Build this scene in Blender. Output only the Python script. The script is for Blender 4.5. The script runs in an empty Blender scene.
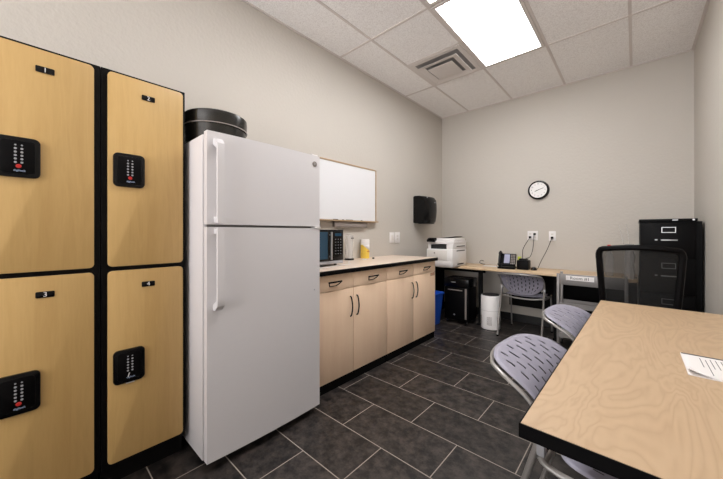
import bpy, bmesh, math, random
from mathutils import Vector, Matrix
random.seed(7)
S = bpy.context.scene
COL = S.collection
PI = math.pi
# ------------------------------------------------------------ camera
W, D, H = 2.742, 4.480, 3.040          # room: right wall x, back wall y, ceiling z
YF = -3.40                             # wall behind the camera
cd = bpy.data.cameras.new('camera'); cam = bpy.data.objects.new('camera', cd); COL.objects.link(cam)
cam.location = (2.3014, 0.0, 1.2003)
cam.rotation_euler = (PI/2, 0, math.radians(42.113))
cd.sensor_width = 36; cd.lens = 302.342/723*36; cd.shift_y = -0.0091; cd.clip_start = 0.02
S.camera = cam
# ------------------------------------------------------------ world, exposure
w = bpy.data.worlds.new('world'); S.world = w; w.use_nodes = True
w.node_tree.nodes['Background'].inputs[0].default_value = (1, .97, .95, 1)
w.node_tree.nodes['Background'].inputs[1].default_value = 0.3
S.view_settings.view_transform = 'Standard'; S.view_settings.look = 'None'
S.view_settings.gamma = 1; S.view_settings.use_curve_mapping = False
S.view_settings.exposure = 0.66
LAMP = 10.2                             # strength of the ceiling troffers
def area(name, loc, rot, sx, sy, e, col):
    d = bpy.data.lights.new(name, 'AREA'); d.shape = 'RECTANGLE'; d.size = sx; d.size_y = sy; d.energy = e; d.color = col
    o = bpy.data.objects.new(name, d); COL.objects.link(o); o.location = loc; o.rotation_euler = rot; return o
# added fill light behind the camera, tilted up to brighten the ceiling
area('rear_fill_light', (1.45, YF+.03, 1.50), (math.radians(150), 0, 0), 2.2, 1.7, 138, (.95, .965, 1))

# ------------------------------------------------------------ materials
def lin(c):
    return tuple(((x/255)/12.92 if x/255 <= .04045 else ((x/255+.055)/1.055)**2.4) for x in c)+(1,)
def newmat(name):
    m = bpy.data.materials.new(name); m.use_nodes = True
    nt = m.node_tree; return m, nt, nt.nodes['Principled BSDF']
def N(nt, t, **k):
    n = nt.nodes.new(t)
    for a, b in k.items(): setattr(n, a, b)
    return n
def coords(nt, scale=(1,1,1), loc=(0,0,0), rot=(0,0,0)):
    tc = N(nt,'ShaderNodeTexCoord'); mp = N(nt,'ShaderNodeMapping')
    nt.links.new(tc.outputs['Object'], mp.inputs['Vector'])
    mp.inputs['Scale'].default_value = scale; mp.inputs['Location'].default_value = loc; mp.inputs['Rotation'].default_value = rot
    return mp.outputs['Vector']
def flat(name, rgb, rough=.5, metal=0, spec=.5, coat=0, var=.04, vs=30, bump=0, bs=200):
    m, nt, b = newmat(name)
    c = lin(rgb)
    b.inputs['Roughness'].default_value = rough; b.inputs['Metallic'].default_value = metal
    b.inputs['Specular IOR Level'].default_value = spec; b.inputs['Coat Weight'].default_value = coat
    v = coords(nt); no = N(nt,'ShaderNodeTexNoise'); no.inputs['Scale'].default_value = vs; no.inputs['Detail'].default_value = 3
    nt.links.new(v, no.inputs['Vector'])
    mx = N(nt,'ShaderNodeMix', data_type='RGBA')
    mx.inputs['A'].default_value = tuple(x*(1-var) for x in c[:3])+(1,); mx.inputs['B'].default_value = tuple(min(1,x*(1+var)) for x in c[:3])+(1,)
    nt.links.new(no.outputs['Fac'], mx.inputs['Factor']); nt.links.new(mx.outputs['Result'], b.inputs['Base Color'])
    if bump:
        n2 = N(nt,'ShaderNodeTexNoise'); n2.inputs['Scale'].default_value = bs; n2.inputs['Detail'].default_value = 2
        nt.links.new(v, n2.inputs['Vector'])
        bp = N(nt,'ShaderNodeBump'); bp.inputs['Strength'].default_value = bump; bp.inputs['Distance'].default_value = .004
        nt.links.new(n2.outputs['Fac'], bp.inputs['Height']); nt.links.new(bp.outputs['Normal'], b.inputs['Normal'])
    return m
def wood(name, c1, c2, grain=(8,8,.6), rough=.38, swirl=0, rings=6, coat=.15, sharp=1.0):
    m, nt, b = newmat(name)
    v = coords(nt, grain)
    n1 = N(nt,'ShaderNodeTexNoise'); n1.inputs['Scale'].default_value = 1.6; n1.inputs['Detail'].default_value = 3; n1.inputs['Distortion'].default_value = swirl
    nt.links.new(v, n1.inputs['Vector'])
    mul = N(nt,'ShaderNodeMath', operation='MULTIPLY'); mul.inputs[1].default_value = rings
    fr = N(nt,'ShaderNodeMath', operation='PINGPONG'); fr.inputs[1].default_value = 1
    nt.links.new(n1.outputs['Fac'], mul.inputs[0]); nt.links.new(mul.outputs[0], fr.inputs[0])
    pw = N(nt,'ShaderNodeMath', operation='POWER'); pw.inputs[1].default_value = sharp; nt.links.new(fr.outputs[0], pw.inputs[0]); fr = pw
    n2 = N(nt,'ShaderNodeTexNoise'); n2.inputs['Scale'].default_value = 14; n2.inputs['Detail'].default_value = 4
    nt.links.new(v, n2.inputs['Vector'])
    ad = N(nt,'ShaderNodeMath', operation='MULTIPLY_ADD'); ad.inputs[1].default_value = .55
    nt.links.new(fr.outputs[0], ad.inputs[0])
    m2 = N(nt,'ShaderNodeMath', operation='MULTIPLY'); m2.inputs[1].default_value = .55
    nt.links.new(n2.outputs['Fac'], m2.inputs[0]); nt.links.new(m2.outputs[0], ad.inputs[2])
    mx = N(nt,'ShaderNodeMix', data_type='RGBA'); mx.inputs['A'].default_value = lin(c1); mx.inputs['B'].default_value = lin(c2)
    nt.links.new(ad.outputs[0], mx.inputs['Factor']); nt.links.new(mx.outputs['Result'], b.inputs['Base Color'])
    b.inputs['Roughness'].default_value = rough; b.inputs['Coat Weight'].default_value = coat; b.inputs['Coat Roughness'].default_value = .3
    return m
def emis(name, rgb, s):
    m, nt, b = newmat(name)
    b.inputs['Base Color'].default_value = lin(rgb); b.inputs['Emission Color'].default_value = lin(rgb); b.inputs['Emission Strength'].default_value = s
    return m
def clear(name, rgb, t=.6, rough=.15):
    m, nt, b = newmat(name)
    b.inputs['Base Color'].default_value = lin(rgb); b.inputs['Roughness'].default_value = rough
    tr = N(nt,'ShaderNodeBsdfTransparent'); mix = N(nt,'ShaderNodeMixShader'); mix.inputs[0].default_value = 1-t
    nt.links.new(tr.outputs[0], mix.inputs[1]); nt.links.new(b.outputs[0], mix.inputs[2])
    nt.links.new(mix.outputs[0], nt.nodes['Material Output'].inputs['Surface'])
    return m

M = {}
M['wall'] = flat('wall_paint', (195,188,179), .75, spec=.25, var=.015, vs=3, bump=.6, bs=38)
M['black_base'] = flat('rubber_base', (22,21,21), .5)
# ceiling tile: white fissured board
m, nt, b = newmat('ceiling_tile'); M['ceil'] = m
v = coords(nt); n1 = N(nt,'ShaderNodeTexNoise'); n1.inputs['Scale'].default_value = 110; n1.inputs['Detail'].default_value = 5; n1.inputs['Roughness'].default_value = .75
nt.links.new(v, n1.inputs['Vector'])
cr = N(nt,'ShaderNodeValToRGB'); cr.color_ramp.elements[0].position = .36; cr.color_ramp.elements[0].color = lin((226,221,218)); cr.color_ramp.elements[1].position = .56; cr.color_ramp.elements[1].color = lin((252,249,247))
nt.links.new(n1.outputs['Fac'], cr.inputs[0]); nt.links.new(cr.outputs[0], b.inputs['Base Color'])
bp = N(nt,'ShaderNodeBump'); bp.inputs['Strength'].default_value = .5; bp.inputs['Distance'].default_value = .003
nt.links.new(n1.outputs['Fac'], bp.inputs['Height']); nt.links.new(bp.outputs['Normal'], b.inputs['Normal'])
b.inputs['Roughness'].default_value = .9; b.inputs['Specular IOR Level'].default_value = .1
# floor tile: 0.61 x 0.305 running bond
m, nt, b = newmat('floor_tile'); M['floor'] = m
v = coords(nt, loc=(-.9452, -1.3254+.305, 0))
br = N(nt,'ShaderNodeTexBrick'); br.offset = .5; br.offset_frequency = 2
for k, x in (('Scale',1),('Mortar Size',.0026),('Mortar Smooth',.1),('Brick Width',.61),('Row Height',.305)): br.inputs[k].default_value = x
br.inputs['Color1'].default_value = (1,1,1,1); br.inputs['Color2'].default_value = (.72,.72,.72,1); br.inputs['Mortar'].default_value = (0,0,0,1)
nt.links.new(v, br.inputs['Vector'])
n1 = N(nt,'ShaderNodeTexNoise'); n1.inputs['Scale'].default_value = 13; n1.inputs['Detail'].default_value = 8; n1.inputs['Roughness'].default_value = .72
nt.links.new(v, n1.inputs['Vector'])
cr = N(nt,'ShaderNodeValToRGB'); cr.color_ramp.elements[0].position = .40; cr.color_ramp.elements[0].color = lin((20,18,18)); cr.color_ramp.elements[1].position = .62; cr.color_ramp.elements[1].color = lin((68,61,57))
nt.links.new(n1.outputs['Fac'], cr.inputs[0])
mm = N(nt,'ShaderNodeMix', data_type='RGBA', blend_type='MULTIPLY'); mm.inputs['Factor'].default_value = 1
nt.links.new(cr.outputs[0], mm.inputs['A']); nt.links.new(br.outputs['Color'], mm.inputs['B'])
mg = N(nt,'ShaderNodeMix', data_type='RGBA'); mg.inputs['B'].default_value = lin((150,141,132))
nt.links.new(br.outputs['Fac'], mg.inputs['Factor']); nt.links.new(mm.outputs['Result'], mg.inputs['A']); nt.links.new(mg.outputs['Result'], b.inputs['Base Color'])
bp = N(nt,'ShaderNodeBump'); bp.inputs['Strength'].default_value = .25; bp.inputs['Distance'].default_value = .002
nt.links.new(n1.outputs['Fac'], bp.inputs['Height']); nt.links.new(bp.outputs['Normal'], b.inputs['Normal'])
b.inputs['Roughness'].default_value = .42; b.inputs['Specular IOR Level'].default_value = .4

M['locker_wood'] = wood('maple_door', (208,172,112), (194,156,96), (12,12,1.1), .42, .9, 4)
M['cab_wood'] = wood('pale_maple_laminate', (250,220,190), (240,206,175), (7,7,.8), .45, .3, 3, .05)
M['table_wood'] = wood('table_maple', (200,172,139), (180,150,117), (3.6,.9,4), .40, .9, 26, .1, 1.8)
M['desk_wood'] = wood('desk_maple', (216,188,152), (200,170,134), (1,6,4), .4, .3, 4, .1)
M['counter'] = flat('counter_laminate', (214,194,177), .35, var=.05, vs=90)
M['black'] = flat('black_laminate', (5,4,5), .5, spec=.12)
M['black_gloss'] = flat('black_gloss', (7,7,9), .25, spec=.3)
M['black_matte'] = flat('black_matte', (11,10,10), .7, spec=.15)
M['locker_case'] = flat('locker_case', (7,6,8), .5, spec=.15)
M['fridge'] = flat('fridge_enamel', (212,208,209), .36, spec=.5, var=.01, bump=.04, bs=500)
M['gasket'] = flat('fridge_gasket', (140,136,134), .7)
M['dark_gap'] = flat('dark_plastic', (30,29,30), .6)
M['white'] = flat('white_plastic', (232,228,226), .35)
M['offwhite'] = flat('offwhite_plastic', (222,216,210), .4)
M['white_metal'] = flat('white_painted_metal', (216,208,203), .5)
M['grid'] = flat('grid_metal', (214,205,200), .5)
M['board'] = flat('whiteboard_face', (228,227,229), .18, spec=.4, var=.005)
M['oak'] = wood('oak_trim', (186,158,126), (168,140,108), (6,1,6), .45)
M['alu'] = flat('brushed_metal', (190,190,192), .35, metal=.9)
M['silver'] = flat('silver_plastic', (176,176,180), .35, metal=.3)
M['grey_metal'] = flat('grey_painted_metal', (138,134,132), .42, metal=.35)
M['tube'] = flat('chair_tube', (158,154,150), .36, metal=.5)
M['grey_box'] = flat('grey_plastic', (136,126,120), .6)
M['blue'] = flat('blue_plastic', (30,82,190), .4)
M['glass_blue'] = flat('microwave_glass', (44,72,92), .12, spec=.7)
M['yellow'] = flat('yellow_label', (240,204,84), .4)
M['lime'] = flat('lime_plastic', (190,200,60), .4)
M['red'] = flat('red_plastic', (190,38,34), .4)
M['orange_red'] = flat('red_sticker', (186,84,60), .5)
M['paper'] = flat('paper', (232,228,226), .7, var=.01)
M['ink'] = flat('ink', (60,58,62), .7)
M['lightblue'] = flat('pale_print', (170,185,215), .5)
M['lilac'] = flat('phone_screen', (150,150,176), .25)
M['basket'] = flat('dark_glossy_tin', (24,22,18), .22, spec=.6, var=.3, vs=14)
M['cork'] = flat('tan_panel', (196,170,140), .7)
M['lens'] = None
M['clear'] = clear('clear_plastic', (225,225,225), .78)
M['clear2'] = clear('clear_acrylic', (235,233,232), .68)
M['mesh'] = clear('black_mesh_fabric', (10,9,8), .24, .8)
M['screw'] = M['alu']
# lens of the troffer: lit, with softly brighter tubes behind
m, nt, b = newmat('troffer_lens'); M['lens'] = m
v = coords(nt); sx = N(nt,'ShaderNodeSeparateXYZ'); nt.links.new(v, sx.inputs[0])
mu = N(nt,'ShaderNodeMath', operation='MULTIPLY'); mu.inputs[1].default_value = 2*PI/.19
cs = N(nt,'ShaderNodeMath', operation='COSINE'); ma = N(nt,'ShaderNodeMath', operation='MULTIPLY_ADD'); ma.inputs[1].default_value = .16*LAMP; ma.inputs[2].default_value = LAMP
nt.links.new(sx.outputs['X'], mu.inputs[0]); nt.links.new(mu.outputs[0], cs.inputs[0]); nt.links.new(cs.outputs[0], ma.inputs[0]); nt.links.new(ma.outputs[0], b.inputs['Emission Strength'])
b.inputs['Emission Color'].default_value = (.975, .985, 1, 1); b.inputs['Base Color'].default_value = (.8,.8,.8,1)
# perforated chair shell: staggered slots cut through (uv)
m, nt, b = newmat('perforated_shell'); M['shell'] = m
b.inputs['Base Color'].default_value = lin((150,147,161)); b.inputs['Roughness'].default_value = .5
uv = N(nt,'ShaderNodeUVMap'); uv.uv_map = 'UVMap'
sp = N(nt,'ShaderNodeSeparateXYZ'); nt.links.new(uv.outputs[0], sp.inputs[0])
def mt(op, a, bb=None, c=None):
    n = N(nt,'ShaderNodeMath', operation=op)
    for i, x in enumerate((a, bb, c)):
        if x is None: continue
        if isinstance(x, (int, float)): n.inputs[i].default_value = x
        else: nt.links.new(x, n.inputs[i])
    return n.outputs[0]
cu = mt('MULTIPLY', sp.outputs['X'], 11); col = mt('FLOOR', cu)
off = mt('MULTIPLY', mt('MODULO', col, 2), .5)
cv = mt('ADD', mt('MULTIPLY', sp.outputs['Y'], 7), off)
inu = mt('LESS_THAN', mt('ABSOLUTE', mt('SUBTRACT', mt('FRACT', cu), .5)), .12)
inv = mt('LESS_THAN', mt('ABSOLUTE', mt('SUBTRACT', mt('FRACT', cv), .5)), .28)
ed = mt('MULTIPLY', mt('LESS_THAN', mt('ABSOLUTE', mt('SUBTRACT', sp.outputs['X'], .5)), .44), mt('LESS_THAN', mt('ABSOLUTE', mt('SUBTRACT', sp.outputs['Y'], .5)), .44))
hole = mt('MULTIPLY', mt('MULTIPLY', inu, inv), ed)
tr = N(nt,'ShaderNodeBsdfTransparent'); mix = N(nt,'ShaderNodeMixShader')
nt.links.new(hole, mix.inputs[0]); nt.links.new(b.outputs[0], mix.inputs[1]); nt.links.new(tr.outputs[0], mix.inputs[2])
nt.links.new(mix.outputs[0], nt.nodes['Material Output'].inputs['Surface'])

# ------------------------------------------------------------ helpers
def box(bm, x0, x1, y0, y1, z0, z1, bev=0, seg=2):
    r = bmesh.ops.create_cube(bm, size=1)
    vs = r['verts']
    for v in vs:
        v.co = Vector(((x0+x1)/2+v.co.x*(x1-x0), (y0+y1)/2+v.co.y*(y1-y0), (z0+z1)/2+v.co.z*(z1-z0)))
    if bev:
        es = list({e for v in vs for e in v.link_edges})
        bmesh.ops.bevel(bm, geom=es, offset=bev, segments=seg, affect='EDGES', profile=.5)
    return vs
def B(x0, x1, y0, y1, z0, z1, bev=0, seg=2):
    bm = bmesh.new(); box(bm, x0, x1, y0, y1, z0, z1, bev, seg); return bm
def rbox(x0, x1, y0, y1, z0, z1, axis, r, bev=.002, seg=6):
    """box with the four edges along one axis rounded by r"""
    bm = bmesh.new(); vs = box(bm, x0, x1, y0, y1, z0, z1)
    es = [e for e in bm.edges if abs((e.verts[0].co-e.verts[1].co).normalized()[axis]) > .9]
    bmesh.ops.bevel(bm, geom=es, offset=r, segments=seg, affect='EDGES', profile=.5)
    if bev:
        es = [e for e in bm.edges if len(e.link_faces) == 2 and abs(e.link_faces[0].normal.dot(e.link_faces[1].normal)) < .3 and abs((e.verts[0].co-e.verts[1].co).normalized()[axis]) < .5]
        bmesh.ops.bevel(bm, geom=es, offset=bev, segments=2, affect='EDGES', profile=.5)
    return bm
def lathe(bm, prof, c, n=32, axis='z'):
    """prof: list of (r, h)"""
    rings = []
    for r, h in prof:
        ring = []
        for i in range(n):
            a = 2*PI*i/n; p = (r*math.cos(a), r*math.sin(a), h)
            if axis == 'x': p = (p[2], p[0], p[1])
            elif axis == 'y': p = (p[0], p[2], p[1])
            ring.append(bm.verts.new(Vector(c)+Vector(p)))
        rings.append(ring)
    for a, b_ in zip(rings, rings[1:]):
        for i in range(n): bm.faces.new((a[i], a[(i+1) % n], b_[(i+1) % n], b_[i]))
    bm.faces.new(rings[0]); bm.faces.new(rings[-1])
def L(prof, c, n=32, axis='z'):
    bm = bmesh.new(); lathe(bm, prof, c, n, axis); return bm
def smooth_path(pts, n=6):
    P = [Vector(p) for p in pts]; out = []
    for i in range(len(P)-1):
        p0 = P[max(i-1, 0)]; p1 = P[i]; p2 = P[i+1]; p3 = P[min(i+2, len(P)-1)]
        for k in range(n):
            t = k/n
            out.append(.5*((2*p1)+(p2-p0)*t+(2*p0-5*p1+4*p2-p3)*t*t+(3*p1-p0-3*p2+p3)*t**3))
    out.append(P[-1]); return out
def tube(bm, pts, r, n=10, smooth=0, ry=None):
    P = smooth_path(pts, smooth) if smooth else [Vector(p) for p in pts]
    rings = []; up = None
    for i, p in enumerate(P):
        t = (P[min(i+1, len(P)-1)]-P[max(i-1, 0)]).normalized()
        if up is None:
            up = Vector((0,0,1)) if abs(t.z) < .9 else Vector((0,1,0))
        a = t.cross(up).normalized(); up = a.cross(t).normalized()
        rr = r[i] if isinstance(r, (list, tuple)) else r
        rings.append([bm.verts.new(p+a*math.cos(2*PI*k/n)*rr+up*math.sin(2*PI*k/n)*(ry or rr)) for k in range(n)])
    for a, b_ in zip(rings, rings[1:]):
        for k in range(n): bm.faces.new((a[k], a[(k+1) % n], b_[(k+1) % n], b_[k]))
    bm.faces.new(rings[0]); bm.faces.new(rings[-1])
def T(pts, r, n=10, smooth=0, ry=None):
    bm = bmesh.new(); tube(bm, pts, r, n, smooth, ry); return bm
def merge(*bms):
    out = bmesh.new()
    for b_ in bms:
        me = bpy.data.meshes.new('t'); b_.to_mesh(me); out.from_mesh(me); bpy.data.meshes.remove(me); b_.free()
    return out
def xf(bm, mat):
    bmesh.ops.transform(bm, matrix=mat, verts=bm.verts); return bm
FONT = {}
def text_bm(s, size, depth=.0006):
    c = bpy.data.curves.new('txt', 'FONT'); c.body = s; c.size = size; c.extrude = depth; c.align_x = 'CENTER'; c.align_y = 'CENTER'; c.resolution_u = 3
    o = bpy.data.objects.new('txt', c); COL.objects.link(o)
    bpy.context.view_layer.update()
    me = bpy.data.meshes.new_from_object(o.evaluated_get(bpy.context.evaluated_depsgraph_get()))
    bm = bmesh.new(); bm.from_mesh(me)
    bpy.data.objects.remove(o); bpy.data.curves.remove(c); bpy.data.meshes.remove(me)
    return bm
def text_on(s, size, pos, facing):
    """facing: '+x' reads along +y ; '-y' reads along +x ; '+z' up"""
    bm = text_bm(s, size)
    if facing == '+x': R = Matrix(((0,0,1,0),(1,0,0,0),(0,1,0,0),(0,0,0,1)))
    elif facing == '-y': R = Matrix(((1,0,0,0),(0,0,-1,0),(0,1,0,0),(0,0,0,1)))
    else: R = Matrix.Identity(4)
    return xf(bm, Matrix.Translation(pos) @ R)
def link(name, bm, mat, parent=None, smooth=True, mats=None):
    bmesh.ops.recalc_face_normals(bm, faces=bm.faces)
    me = bpy.data.meshes.new(name)
    org = Vector((0,0,0))
    root = parent
    while root is not None and root.parent is not None: root = root.parent
    if root is not None:
        bmesh.ops.translate(bm, vec=-Vector(root['_w']), verts=bm.verts)
    bm.to_mesh(me); bm.free()
    for mm_ in (mats or [mat]): me.materials.append(mm_)
    if smooth:
        for f in me.polygons: f.use_smooth = True
        me.set_sharp_from_angle(angle=math.radians(35))
    o = bpy.data.objects.new(name, me); COL.objects.link(o)
    if parent is not None: o.parent = parent
    return o
def thing(name, label, cat, loc, group=None):
    o = bpy.data.objects.new(name, None); o.empty_display_size = .1; COL.objects.link(o)
    o.location = loc; o['_w'] = tuple(loc); o['label'] = label; o['category'] = cat
    if group: o['group'] = group
    return o
def single(name, label, cat, bm, mat, group=None, smooth=True):
    """a thing that is one mesh; origin to the middle of its base"""
    xs = [v.co for v in bm.verts]
    mn = Vector((min(v.x for v in xs), min(v.y for v in xs), min(v.z for v in xs))); mxx = Vector((max(v.x for v in xs), max(v.y for v in xs), max(v.z for v in xs)))
    org = Vector(((mn.x+mxx.x)/2, (mn.y+mxx.y)/2, mn.z))
    bmesh.ops.translate(bm, vec=-org, verts=bm.verts)
    o = link(name, bm, mat, None, smooth); o.location = org
    o['_w'] = tuple(org); o['label'] = label; o['category'] = cat
    if group: o['group'] = group
    return o
def struct(name, bm, mat, label=None, smooth=False):
    o = link(name, bm, mat, None, smooth); o['kind'] = 'structure'
    if label: o['label'] = label
    return o
def dup(root, loc, rz, label, group=None):
    r = root.copy(); COL.objects.link(r); r.location = loc; r.rotation_euler = (0,0,rz); r['label'] = label
    if group: r['group'] = group
    for ch in list(root.children):
        c = ch.copy(); COL.objects.link(c); c.parent = r
        for g in list(ch.children):
            d = g.copy(); COL.objects.link(d); d.parent = c
    return r

# ============================================================ the room
TH = .12
struct('floor', B(-TH, W+TH, YF-TH, D+TH, -.1, 0), M['floor'], 'dark slate-look tile floor with pale grout')
struct('ceiling', B(-TH, W+TH, YF-TH, D+TH, H, H+.1), M['ceil'], 'white speckled suspended ceiling')
struct('wall_left', B(-TH, 0, YF, D, 0, H), M['wall'], 'beige painted wall behind the lockers')
struct('wall_right', B(W, W+TH, YF, D, 0, H), M['wall'], 'beige painted wall beside the table')
struct('wall_back', B(-TH, W+TH, D, D+TH, 0, H), M['wall'], 'beige painted wall with the clock')
bm = bmesh.new()
for a_ in ((-TH, .33, 0, H), (2.57, W+TH, 0, H), (.33, 2.57, 0, .62), (.33, 2.57, 2.38, H)): box(bm, a_[0], a_[1], YF-TH, YF, a_[2], a_[3])
struct('wall_front', bm, M['wall'], 'beige painted wall behind the camera, with an opening for the added window')
bm = bmesh.new()
for a_ in ((.33, .37, .62, 2.38), (2.53, 2.57, .62, 2.38), (.37, 2.53, .62, .66), (.37, 2.53, 2.34, 2.38), (1.43, 1.47, .66, 2.34)): box(bm, a_[0], a_[1], YF-.09, YF-.03, a_[2], a_[3])
struct('added_window_1', bm, M['white_metal'], 'wide window added behind the camera around the fill light')  # added frame, stands behind the fill light
struct('baseboard_back', B(.013, W-.013, D-.012, D, 0, .10), M['black_base'])
struct('baseboard_left', B(0, .012, 3.20, D, 0, .10), M['black_base'])
struct('baseboard_right', B(W-.012, W, YF, D, 0, .10), M['black_base'])
# ceiling grid
X1, Y1, TT = .441, 3.4166, .61
bm = bmesh.new(); gz0 = H-.005; gw = .011
xs = [X1+k*TT for k in range(-1, 5)]; xs = [x for x in xs if 0 < x < W]
for x in xs: box(bm, x-gw, x+gw, YF, D, gz0, H+.001)
ys = [Y1+k*2*TT for k in range(-5, 2)]; ys = [y for y in ys if YF < y < D]
segx = [0]+xs+[W]
for y in ys:
    for a, c in zip(segx, segx[1:]): box(bm, (a+gw if a else 0), (c-gw if c < W else W), y-gw, y+gw, gz0+.0005, H+.001)
box(bm, X1+gw, X1+TT-gw, Y1-TT-gw, Y1-TT+gw, gz0+.0005, H+.001)
struct('trim_1', bm, M['grid'], 'suspended ceiling grid bars')
bm = bmesh.new()
box(bm, 0, .02, YF, D, H-.008, H); box(bm, W-.02, W, YF, D, H-.008, H); box(bm, .02, W-.02, D-.02, D, H-.008, H)
struct('trim_2', bm, M['grid'], 'wall angle around the ceiling')

# troffers
def troffer(x, y, label):
    t = thing('ceiling_light', label, 'ceiling light', (x+TT/2, y+TT, H-.03), 'ceiling lights')
    a, c, d, e = x+.014, x+TT-.014, y+.014, y+2*TT-.014; fz0, fz1 = H-.012, H-.0005; fw = .028
    bm = bmesh.new()
    box(bm, a, a+fw, d, e, fz0, fz1); box(bm, c-fw, c, d, e, fz0, fz1)
    box(bm, a+fw, c-fw, d, d+fw, fz0, fz1); box(bm, a+fw, c-fw, e-fw, e, fz0, fz1)
    link('frame', bm, M['white_metal'], t, False)
    link('lens', B(a+fw, c-fw, d+fw, e-fw, H-.009, H-.001), M['lens'], t, False)
    return t
troffer(X1+TT, Y1-2*TT, 'lit rectangular ceiling light panel beside the air vent')
troffer(X1+TT, Y1-4*TT, 'lit ceiling light panel cut off by the top edge of the photo')

# air vent
t = thing('ceiling_vent', 'square white ceiling air vent with stepped louvres', 'air vent', (X1+TT/2, Y1-TT/2, H-.03))
cx, cy = X1+TT/2, Y1-TT/2
def ring(bm, h0, h1, z0, z1):
    """square frustum ring sloping from half-size h0 at z0 to h1 at z1 (thin)"""
    th = .004
    def sq(h, z): return [bm.verts.new((cx+sx*h, cy+sy*h, z)) for sx, sy in ((-1,-1),(1,-1),(1,1),(-1,1))]
    a, b_, c, d = sq(h0, z0), sq(h1, z1), sq(h1, z1+th), sq(h0, z0+th)
    for p, q in ((a,b_),(b_,c),(c,d),(d,a)):
        for i in range(4): bm.faces.new((p[i], p[(i+1)%4], q[(i+1)%4], q[i]))
bm = bmesh.new(); ring(bm, .292, .245, H-.008, H-.007); link('outer_frame', bm, M['white_metal'], t, False)
bm = bmesh.new(); ring(bm, .222, .165, H-.040, H-.026); link('louvre', bm, M['white_metal'], t, False)
link('centre_panel', B(cx-.140, cx+.140, cy-.140, cy+.140, H-.046, H-.040, .002), M['white_metal'], t, False)
for sx in (-1, 1): link('bracket', B(cx+sx*.1-.004, cx+sx*.1+.004, cy-.004, cy+.004, H-.040, H-.005), M['dark_gap'], t, False)
link('duct_opening', B(cx-.243, cx+.243, cy-.243, cy+.243, H-.004, H-.001), M['gasket'], t, False)
link('duct_hole', B(cx-.16, cx+.02, cy+.06, cy+.16, H-.012, H-.005), M['black_matte'], t, False)

# ============================================================ lockers
def lock(t, yc, zc, red=True, stub=False):
    """keypad lock centred at (y,z) on door front x=.5"""
    door = t
    p = link('keypad_lock', rbox(.5005, .514, yc-.061, yc+.061, zc-.079, zc+.079, 0, .02), M['black_gloss'], door)
    link('lock_face', rbox(.514, .5165, yc-.046, yc+.046, zc-.064, zc+.064, 0, .012, .001), M['black'], p)
    bm = bmesh.new()
    for i in range(6):
        for s in (-1, 1):
            r = .0042 if i else .003
            lathe(bm, [(r, 0), (r*.8, .0015)], (.5165, yc+.002+s*.0085, zc+.046-i*.0135), 10, 'x')
    link('key_buttons', bm, M['silver'], p)
    if red: link('red_button', L([(.008, 0), (.0065, .002)], (.5165, yc+.002, zc-.036), 14, 'x'), M['red'], p)['label'] = 'red enter button'
    else: link('key_fob', T([(.5175, yc-.001, zc-.032), (.5175, yc-.006, zc-.05)], .0022, 6), M['white'], p)
    link('lock_print', text_on('digilock', .0105, (.5168, yc+.004, zc-.053), '+x'), M['lightblue'], p, False)
    if stub: link('paper_tag', B(.5005, .5015, yc-.012, yc+.022, zc-.088, zc-.0795), M['paper'], p)
def locker(y0, y1, dy0, dy1, nums, label, locks, names):
    t = thing('locker', label, 'locker', (.25, (y0+y1)/2, 0), 'two-tier lockers')
    bm = B(.012, .480, y0, y1, .10, 1.965)
    link('body', bm, M['locker_case'], t, False)
    link('base', B(.03, .44, y0+.004, y1-.004, 0, .10), M['black_matte'], t, False)
    for k, (z0, z1) in enumerate(((1.043, 1.95), (.125, 1.022))):
        d = link('door', rbox(.481, .5, dy0, dy1, z0, z1, 0, .018, .0015), M['locker_wood'], t)
        d['label'] = names[k]
        pc = (dy0+dy1)/2; pz = (1.869, .947)[k]
        pl = link('number_plate', rbox(.5003, .503, pc-.0275+.0, pc+.0275, pz-.0125, pz+.0125, 0, .004, .0005), M['black_gloss'], d)
        link('number', text_on(nums[k], .028, (.5034, pc, pz), '+x'), M['white'], d, False)
        lz = (1.4975, .568)[k]
        lock(d, dy0+.078, lz, *locks[k])
    return t
locker(-.163, .2255, -.102, .202, ('1','3'), 'left black locker column with maple doors numbered 1 and 3', ((True, False), (True, False)), ('maple door numbered 1', 'maple door numbered 3'))
locker(.2275, .577, .250, .562, ('2','4'), 'black locker column beside the fridge, maple doors numbered 2 and 4', ((True, False), (False, True)), ('maple door numbered 2', 'maple door numbered 4'))

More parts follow.
